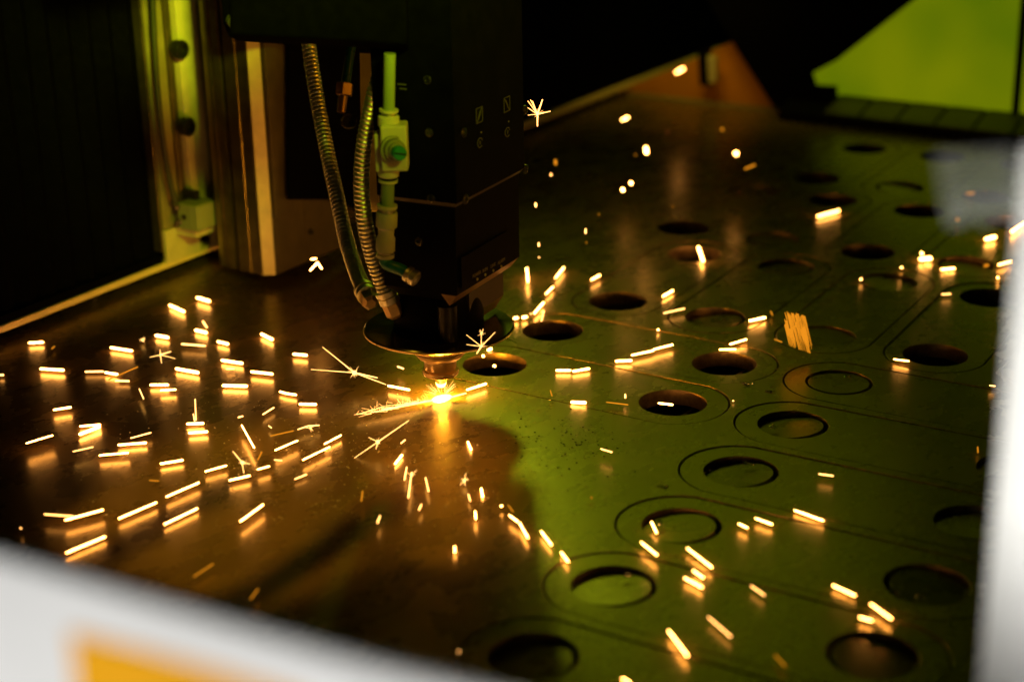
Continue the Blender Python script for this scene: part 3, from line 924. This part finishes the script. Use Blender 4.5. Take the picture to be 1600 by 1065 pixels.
# ------------------------------------------------------------------ sparks over the sheet
# (x1, y1, x2, y2, width, tone, height over the sheet); each is a sliver of hot metal
SP = [
 (46,535.5,66.6,534.5,5.5,'h',6),(173.6,543,205.6,548,6,'h',6),(63.8,576,98.6,578,6,'h',7),(133.7,580.5,161,580,4.5,'w',6),(165,581.8,183,584.5,5.5,'h',6),
 (181,594.6,201,595,5,'w',6),(244,524,262,527,7,'h',6),(265.6,477,287,486.6,7,'h',6),(284.4,537.3,320,540,5,'w',10),(276,576,308.8,581.8,7,'h',6),
 (235.6,601,262,601,5.5,'h',6),(251.5,609.6,274,608.3,4.5,'h',8),(0,585.6,4.7,585.6,5,'w',6),(170,592.7,215,573,1.5,'d',12),(69,453.8,73,454,3,'d',8),(145,446,146.4,450,3,'w',8),
 (81,544.5,85,541,1.4,'d',8),(217.8,607.5,224.3,622.5,1.6,'f',14),(308.8,465,326.6,470.3,7.5,'h',8),(317,502,323,511,5.5,'w',8),(306,515.7,322,519.5,7,'h',6),
 (340.7,533.6,355.7,537.3,6,'h',6),(409,522,425,530,7,'h',6),(459,553,478.7,554.8,6,'h',7),(347,562.7,378,567.4,6.5,'h',6),(354,576,365.5,576,4,'w',7),
 (393,580.5,425,584,6,'h',8),(349,602,385,603,7,'h',6),(437.4,611.6,448,614.6,4.6,'h',6),(448,614.6,462,616.5,5,'h',6),(607,602.5,639,608.7,5,'h',9),
 (621.6,572.6,630,575.7,4,'w',16),(730,608.7,759,599.4,5,'h',8),(754.6,555.8,755.4,556,6.5,'h',5),(772,571.4,772.8,571.6,6.5,'h',6),(763,546.5,767,545,7,'h',5),
 (84.5,640,110,636,4.8,'h',9),(125.4,665.7,156,663,4.6,'h',5),(125,678,155,666.6,7.5,'h',6),(41.3,692,82,679.8,2.8,'h',18),(204.6,684,235.6,675.6,2.2,'w',10),
 (114.5,705,145,698,1.3,'f',14),(185.5,694.8,227.7,691.4,5,'h',6),(155.8,711,200,707,4,'h',9),(251.5,724,285,718.6,5,'h',6),(233.7,749.8,247.8,751,2,'d',12),
 (260,775.5,310.7,753.6,2.5,'h',9),(186,809.5,244,784.7,2.8,'h',8),(70,803,114,806,2.8,'w',14),(102,812,160.6,796,2.8,'h',12),(104,863,164,838,3.2,'h',6),
 (257,818.5,308,794,4,'h',6),(375.5,814,411,788,3.6,'h',12),(303,900,333,880.5,3,'d',10),(391.5,935.4,402.8,920,4,'d',12),(32,824.7,33,824.7,3.6,'w',10),
 (293,662,317,661,6,'h',6),(296,676,323,674,6,'h',6),(305,623.5,306,656,1.3,'f',12),(302,646.5,304,657,1.2,'f',12),(411,647,427.6,636.6,3.4,'w',8),(372.6,651.6,379,650,3.6,'w',10),
 (377.7,664,397,699,2.6,'h',16),(468.7,631,493,631.5,6,'h',6),(430,703,464.6,688,3.5,'h',12),(507.4,693,532.6,679.8,3.5,'h',7),(473.4,718,515,698,3.5,'h',10),(461,748,478.7,740.8,2.6,'w',6),
 (321,736,353.5,727,3.5,'h',8),(358.6,750,390,742.7,4.5,'h',8),(402.7,733,420.5,728,2.5,'h',10),(402.7,718,409,706,4,'d',14),(429,718,440,719,1.5,'f',8),
 (423,680.7,458,672.8,1.0,'d',12),(465.6,670.4,482,665,1.5,'f',10),(482,665,498.4,664,2.0,'f',10),
 (626.6,692,633,687,2.5,'w',10),(617.6,724,628,710.8,5.5,'h',4),(635.5,729.5,632,749,2.2,'w',10),(643,738,638,777,2.2,'w',12),(665,746,669.6,767,2.5,'w',10),
 (566.5,767,564.7,782,5,'d',16),(658.5,787.7,654.8,796,2.4,'w',10),(731,690,736,702,5,'h',3),(752,763,754,775.5,5.5,'h',3),(732,772,734.6,782,4,'w',8),(783,790,783.8,790.2,6,'h',8),
 (794,788.7,801.6,799,1.4,'d',10),(742.4,798.6,743.5,810,4,'h',10),(710.6,853.5,710.6,862,5,'h',6),(593.7,805.6,590,816,3,'w',12),(796,804.7,809,814.4,3.5,'h',10),
 (812,816.5,824.7,839.7,3.5,'h',8),(845.7,829.7,861.5,850.7,3.5,'h',7),(877,862.5,887.8,877,4,'h',5),(1018,815,1026,832,4,'h',4),(1002,846.8,1026.5,866.5,4.3,'h',10),
 (1074,856,1112,885.7,3.8,'h',7),(1083.5,891,1099,902,5,'h',5),(1070,902.5,1096.7,917,4.5,'h',5),(1174,915,1194,929,4,'w',7),(1107,963.7,1142,994,5,'w',7),
 (1045,985,1074,1023.6,5.5,'h',8),(973,1060,984,1067,6,'h',8),(1241.8,796.8,1286.4,813,4,'h',5),(1181,809.4,1206,818.4,4,'h',6),(1154.5,818,1167.6,824,5.5,'h',7),
 (1301.7,914,1335.6,929.5,5.5,'h',5),(1360.8,943,1392.4,966,5,'h',8),(1343.5,963.7,1362,969,7,'h',6),(1211,1023,1227,1040,6,'d',8),(963,564,986,563,6,'h',6),
 (870,578.4,890.4,578.4,5.5,'h',5),(895.7,579.7,920,575.8,5.5,'h',5),(893.6,628,914,628.8,7,'h',4),(948,628,981,632,1.4,'d',8),(977,616,977,621,4,'w',14),
 (1029.5,629.6,1050.5,632,4.5,'h',-2),(939,701,956,706,2.4,'w',16),(1145,626,1146,626,3,'w',4),(860,610,862.5,618,1.4,'d',12),(924,776,924.6,778,3,'d',6),
 (1091.4,386.5,1098.5,407.5,5,'h',8),(868,434,881,418,6,'h',8),(853,459,864,448,5,'h',8),(835,489,849,473,6,'h',8),(846,501,849.6,486,3.2,'w',10),
 (804,497,808,496.4,7,'h',6),(817,495.8,822,495,7,'h',6),(829,490,829.6,490,4,'w',8),(823,419,825,440,3.2,'h',16),(841.8,380,841.8,384,5,'w',30),(842,402,842.4,402,3.4,'w',20),
 (915,358,915,364,5,'w',30),(916,378.6,916.4,379,4.6,'d',24),(935.4,334.5,936,334.8,4.4,'d',30),(924,437,937,430,6,'h',8),(1036,462.7,1051,454,6,'h',6),
 (1037.6,489,1069,482,4,'w',10),(1028,515,1028.6,515,5.4,'h',5),(987.6,554.7,1020.5,547.6,4.4,'h',8),(1022,545.5,1050.7,538.4,4.4,'h',8),(1171.6,501,1195,496,6,'h',7),
 (1140.6,537.6,1166,530,4.2,'h',8),(1125,546,1149,545.5,4.2,'h',8),(1057,113.5,1067.5,107.5,3.4,'w',30),(972.5,187.6,981,183.4,3.4,'w',30),(1009.2,231.5,1010.2,238,7,'w',30),
 (992.7,242,993,242,3,'d',30),(1128,202,1128.5,202.2,6,'d',30),(1149.6,239.5,1150.4,240,8,'h',20),(1164.5,263.7,1179,257.8,4,'d',24),(867.8,251,868.2,256,6,'d',40),
 (860.8,272,861.2,274,6,'w',40),(972.6,296,973.4,297,7,'w',30),(985.6,285.5,986.4,286.5,6,'w',30),(1043,206,1043.4,206.2,5,'v',30),(836.8,318,837.2,322,6,'w',40),
 (1051,323,1051.4,323.4,4,'d',30),(1155,300,1155.4,300.4,4,'v',30),(1277.8,338,1310.6,329,3,'w',6),(1511,302.5,1521,302,4,'d',8),(1496,342.5,1496.4,343,6,'d',12),
 (1541,373.4,1554,370.4,6.5,'h',8),(1582,362,1604,348,6,'h',8),(1438.5,404.8,1453.5,403.6,7,'h',8),(1440,395.5,1440.6,396,5,'w',14),(1471,421,1491,419.2,6.5,'h',5),
 (1560,413.6,1581,408.4,6,'h',8),(1559,433.5,1559.4,434,6.4,'h',6),(1408.4,417.5,1408.8,418,6.4,'h',8),(1345,435.8,1345.4,436.4,6,'h',8),(1472,459.7,1485,459,5,'w',7),
 (1539,415.5,1543,414,6,'d',4),(1397,561,1419.7,564,3,'h',8),(1546.6,602,1554.5,603,3,'w',8),(1280,740,1301.4,743,3,'w',10),(1527.7,698,1528,706.5,1.8,'d',8),
 (1210,530,1221.5,534,2.2,'d',10),(716.8,1016.6,717.2,1017.2,6.4,'w',14),(485,422,496,410.5,5,'h',20),(496.5,410.5,502.5,419.5,4.2,'h',20),(486.4,405,493.5,404,4,'h',20),
 (1204,486,1207,492,2.4,'d',8),(420,665,424,668,2,'f',8),
]
TONE = {'h': ('hot', 'white-hot'), 'w': ('warm', 'yellow'), 'd': ('dim', 'dull orange'), 'f': ('fine', 'hairline pale'), 'v': ('ember', 'fading brown')}
M['ember'] = glow("ember", (1.0, 0.22, 0.04), 0.14)
MARKS = [("the nozzle tip", 690, 605), ("the shield disc rim", 600, 545), ("the hose ends", 600, 500), ("the column foot", 425, 440), ("the bright gantry rail", 150, 470),
         ("the sheet corner by the bellows", 40, 560), ("the pleated bellows", 90, 440), ("the dark sheet middle", 330, 590), ("the twin spark pair", 300, 668), ("the crossed spark pair", 140, 668), ("the white door rail", 120, 850), ("the amber sticker", 330, 930),
         ("the gold dross heap", 500, 720), ("the dark diagonal band", 560, 810), ("the shadow of the head", 740, 760), ("the front strap end", 860, 880), ("the hole with a hot spark", 1030, 830),
         ("the foremost tilted slug", 1090, 900), ("the dark front strip", 1040, 1010), ("the outer tilted slug", 1350, 950), ("the middle strap flank", 1200, 810), ("the open hole pair", 1050, 600),
         ("the plain green sheet", 910, 640), ("the glowing hole", 880, 500), ("the head's lower corner", 835, 410), ("the gantry shadow", 950, 300), ("the far sheet edge", 1060, 180), ("the orange back panel", 1080, 120),
         ("the hole near the far kerf", 1090, 400), ("the orange flake", 1240, 515), ("the pale reflection", 1500, 330), ("the white side post", 1570, 400), ("the spark-ringed slug", 1470, 420), ("the bare far straps", 1300, 330), ("the black hole by the post", 1440, 560), ("the half hidden slug", 1530, 700)]
todo = []
for x1, y1, x2, y2, w, tone, h in SP:
    h = h * 0.42 if h < 19 else h * 2.4
    p0, p1 = at_z(x1, y1, h), at_z(x2, y2, h)
    sc = (p0 - CAM).dot(FW) / FPX
    # a spark slightly out of focus spreads over the lens blur: model it at its true size
    dz = abs(1.0 / 1250.0 - 1.0 / (sc * FPX)) * 15.0 * FPX
    if dz > 6 and sc * FPX > 1250 and tone == 'w': tone = 'h'
    r = max(0.35, (math.sqrt(max(9.0, w * w - dz * dz * 0.8)) if dz < 6 or sc * FPX < 1250 else w * 1.2) * sc * 0.33)
    L = math.hypot(x2 - x1, y2 - y1)
    mb_ = MB()
    mb_.capsule(p0, p1, r * 0.92, r, 12)
    mat, word = TONE[tone]
    o = mb_.build("spark", M[mat], smooth=True, loc=(p0 + p1) / 2)
    size = "round dot" if L < 6 else ("short" if L < 22 else ("mid-length" if L < 38 else "long"))
    ang = math.degrees(math.atan2(-(y2 - y1), x2 - x1)) % 180
    if L < 6: way = ""
    elif ang < 10 or ang > 170: way = " level"
    elif ang < 62: way = " climbing"
    elif ang < 118: way = " upright"
    else: way = " falling"
    thick = " thin" if w < 2.7 and L > 6 else (" thick" if w > 6 and L > 6 else "")
    cx, cy = (x1 + x2) / 2, (y1 + y2) / 2
    mk = min(MARKS, key=lambda q: math.hypot(q[1] - cx, q[2] - cy))
    base = f"{word} {size}{thick}{way} spark"
    todo.append((o, base.replace("round dot spark", "round dot of a spark"), mk, math.hypot(mk[1] - cx, mk[2] - cy)))
by = {}
for t in todo: by.setdefault((t[1], t[2][0]), []).append(t)
for (base, mk), lst in by.items():
    lst.sort(key=lambda t: t[3])
    for k, t in enumerate(lst):
        if len(lst) == 1: lab = f"{base} by {mk}"
        else: lab = f"{base}, {['closest', 'second closest', 'third closest', 'fourth closest', 'fifth closest', 'sixth closest'][k]} of its like to {mk}"
        tag(t[0], lab, "spark", "sparks flying over the sheet")

# bursts: a bead that splits into rays
def burst(cx, cy, h, rays, star, label, mat='warm', bead=1.1, depth=None):
    c = at_depth(cx, cy, depth) if depth else at_z(cx, cy, h)
    sc = (c - CAM).dot(FW) / FPX
    b = MB()
    for x, y, w in rays:
        p = at_plane(x, y, c, FW)
        b.capsule(c, p, max(0.14, w * sc * 0.36), max(0.09, w * sc * 0.22), 6)
    for k in range(star[0]):
        a = random.uniform(0, 2 * math.pi)
        L = star[1] * random.uniform(0.4, 1.0)
        p = at_plane(cx + L * math.cos(a), cy + L * math.sin(a), c, FW) + FW * random.uniform(-2, 2)
        b.capsule(c, p, 0.13, 0.05, 5)
    b.lathe([(0.1, -bead), (bead * 0.8, -bead * 0.6), (bead, 0), (bead * 0.8, bead * 0.6), (0.1, bead)], c, (0, 0, 1), 10)
    o = b.build("spark_burst", M[mat], smooth=True, loc=c)
    tag(o, label, "spark burst", "bursting sparks")


burst(553.8, 582, 14, [(504, 542, 2.0), (589.6, 590, 3.0), (486, 577, 1.6), (603, 600.5, 2.2), (540, 572, 1.4)], (16, 12), "large bursting spark with long tails, between the dark sheet and the nozzle", 'fine', 1.8)
burst(590.4, 690, 10, [(553.8, 715, 1.6), (638.6, 656.7, 2.2), (576, 683, 1.4), (587.6, 701, 2)], (9, 8), "bursting spark strung on one long slanted streak below the spark jet", 'fine', 1.4)
burst(378.3, 722, 12, [(364, 705, 2.4), (390.5, 724.5, 2), (381, 739, 2)], (8, 8), "small three-armed spark burst over the row of slanted streaks", 'fine', 1.2)
burst(250.6, 554, 12, [(252.5, 567, 1.8), (250, 546, 1.4), (234, 558, 1.5), (267, 549, 2.8), (274, 560, 1.4)], (3, 6), "cross-shaped spark burst on the dark sheet near the gantry rail", 'fine', 0.7)
burst(752, 541, 40, [(773.5, 519, 1.6), (750, 544, 3), (729, 523, 1.2), (729, 538, 1.2), (752, 522, 1.6), (745, 552, 3)], (4, 10), "fan-shaped spark burst in front of the black shield disc", 'fine', 0.8, 1185)
burst(839.7, 178.7, 30, [(847.6, 156, 3.2), (839.7, 197, 3.2), (825, 158, 1.4), (829, 156, 1.4), (824, 168, 1.4), (832, 158, 1.6), (860, 174, 2), (825, 180, 1.2)], (8, 12), "bright forked spark burst beside the head's far edge", 'warm', 1.0, 1290)
burst(643, 742, 10, [(651, 734, 1.2), (640, 760, 1.6), (636, 738, 1.2)], (5, 7), "thin branching spark burst over the dark diagonal band", 'fine', 0.7)
burst(725.5, 750, 4, [(728, 739, 1.6), (727, 758, 2), (719, 757, 1.4)], (12, 9), "gold crackling spark burst on the mirrored head", 'fine', 0.9)
burst(223.4, 531.7, 3, [(226, 527, 1.4), (220, 530, 1.4)], (12, 6), "tiny gold crackling burst near the gantry rail", 'fine', 0.9)
burst(485, 668, 6, [(494, 663, 1.2), (478, 668, 1.2)], (9, 7), "crackling burst on a thin curved streak, above the gold dross heap", 'fine', 0.7)
burst(752.5, 521, 44, [(750, 515, 1.2), (755, 514, 1.2)], (7, 7), "tiny gold curl of a burst above the fan-shaped one", 'fine', 0.5, 1185)

# the orange flake: ragged parallel slivers of dim hot metal
b = MB()
c = at_z(1245, 545, 9)
for k in range(95):
    t = random.uniform(0, 1)
    x = 1226 + 33 * t + random.uniform(-1.5, 1.5)
    y = 484 + 9 * t + abs(random.gauss(0, 5)) + random.choice((0, 0, 14, 22))
    L = min(random.uniform(16, 52), 552 - 12 * (1 - t) - y)
    b.capsule(at_plane(x, y, c, FW) + FW * random.uniform(-2, 2), at_plane(x + 0.24 * L, y + L, c, FW), 0.3, 0.15, 5)
tag(b.build("glowing_flake", M['dim'], loc=at_z(1245, 545, 9)), "ragged orange glowing flake standing over the far straps", "glowing flake")

# the jet of fine sparks and the molten spot at the cut
b = MB()
A0, A1 = at_z(684, 624, 3), at_z(556, 651, 3)
for k in range(55):
    t0 = random.betavariate(1.1, 2.0)
    t1 = min(1.0, t0 + random.uniform(0.08, 0.35))
    off = lambda t: Vector((0, random.gauss(0, 2.6), abs(random.gauss(0, 2.0)))) * (0.25 + t)
    p0, p1 = A0.lerp(A1, t0) + off(t0), A0.lerp(A1, t1) + off(t1)
    b.capsule(p0, p1, random.uniform(0.07, 0.15), 0.05, 5)
for k in range(60):
    t0 = random.uniform(0.1, 0.85)
    p0 = A0.lerp(A1, t0) + Vector((0, random.gauss(0, 2.5), abs(random.gauss(0, 2))))
    d = Vector((random.gauss(-0.6, 0.8), random.gauss(0, 0.8), random.uniform(0.1, 0.9))).normalized()
    b.capsule(p0, p0 + d * random.uniform(2, 6), 0.09, 0.05, 5)
b.capsule(A0, A0.lerp(A1, 0.22), 0.7, 0.2, 8)
b.capsule(at_z(702, 621, 3), at_z(728, 614, 5), 0.8, 0.5, 6)
for k in range(40):
    a = random.uniform(0, 2 * math.pi)
    d = Vector((math.cos(a), math.sin(a), random.uniform(0.2, 1.2))).normalized()
    b.capsule(Vector((0, 0, 2)) + d * 5, Vector((0, 0, 2)) + d * random.uniform(8, 15), 0.08, 0.04, 5)
tag(b.build("spark_jet", M['warm'], loc=(0, 0, 3)), "jet of fine golden sparks shooting along the sheet from the cut", "spark jet")
b = MB()
x0_, x1_ = at_z(676, 625, 3), at_z(704, 619.5, 3)
b.lathe([((x1_ - x0_).length * 0.19 * math.sin(math.pi * k / 12), (x1_ - x0_).length * (0.5 - 0.5 * math.cos(math.pi * k / 12)) * 1.15) for k in range(13)], x0_ - (x1_ - x0_) * 0.07, x1_ - x0_, 20)
tag(b.build("molten_spot", M['molten'], smooth=True, loc=(0, 0, 3)), "blinding white molten spot under the copper nozzle", "molten metal")
b = MB().lathe([(1.2, 9.4), (2.6, 10.0), (3.6, 11.6), (4.0, 13.0)], (0, 0, 0), seg=24)
b.build("nozzle_orifice", M['molten'], hd, smooth=True)

# dust, dross
b = MB()
for k in range(1100):
    if k < 700: px, py = random.gauss(560, 190), random.gauss(720, 70)
    else: px, py = random.uniform(30, 1500), random.uniform(600, 1000)
    if py < 600 or py > 1000: continue
    p = at_z(px, py, 0.1)
    r = random.choice((0.28, 0.35, 0.4, 0.6))
    b.lathe([(r, 0), (r * 0.7, r * 0.7), (0.02, r)], p, (0, 0, 1), 5)
tag(b.build("dust_specks", M['dust']), "pale metal dust specks scattered over the sheet", "dust", kind="stuff")
b = MB()
for k in range(170):
    px, py = random.gauss(880, 45), random.gauss(690, 26)
    p = at_z(px, py, 0.1)
    r = random.choice((0.25, 0.3, 0.5, 0.8))
    b.lathe([(r, 0), (r * 0.8, r * 0.5), (0.02, r * 0.6)], p, (0, 0, 1), 5)
tag(b.build("scale_crumbs", M['bolt']), "dark scale crumbs on the plain green sheet", "crumbs", kind="stuff")
for px, py, lab in ((1165, 600, "green glinting dross splash by the rounded strap end"), (1203, 612, "green glinting dross splash at the head of a kerf between two strap ends"), (1208, 667, "green dross glint lying inside the tilted slug's hole"),
                    (1036, 760, "green dross glint at the tip of a strap outline"), (1172, 724, "small green dross glint on a tilted slug's edge"), (1326, 588, "small green dross glint at a flush slug's edge"),
                    (979, 898, "paired green dross glint in the foremost hole"), (1437, 934, "green dross glint on the outer slug"), (1030, 817, "gold green dross splash inside the hole with a spark"), (1570, 828, "dross splash half behind the white post")):
    b = MB()
    c = at_z(px, py, 0.2)
    for k in range(16):
        p = c + Vector((random.gauss(0, 1.7), random.gauss(0, 1.3), 0))
        r = random.uniform(0.3, 0.8)
        b.lathe([(r, 0), (r, r * 0.6), (0.05, r * 1.4)], p, (random.gauss(0, .3), random.gauss(0, .3), 1), 6)
    tag(b.build("dross_splash", M['dross'], loc=c), lab, "dross", "dross splashes at the pierce points")
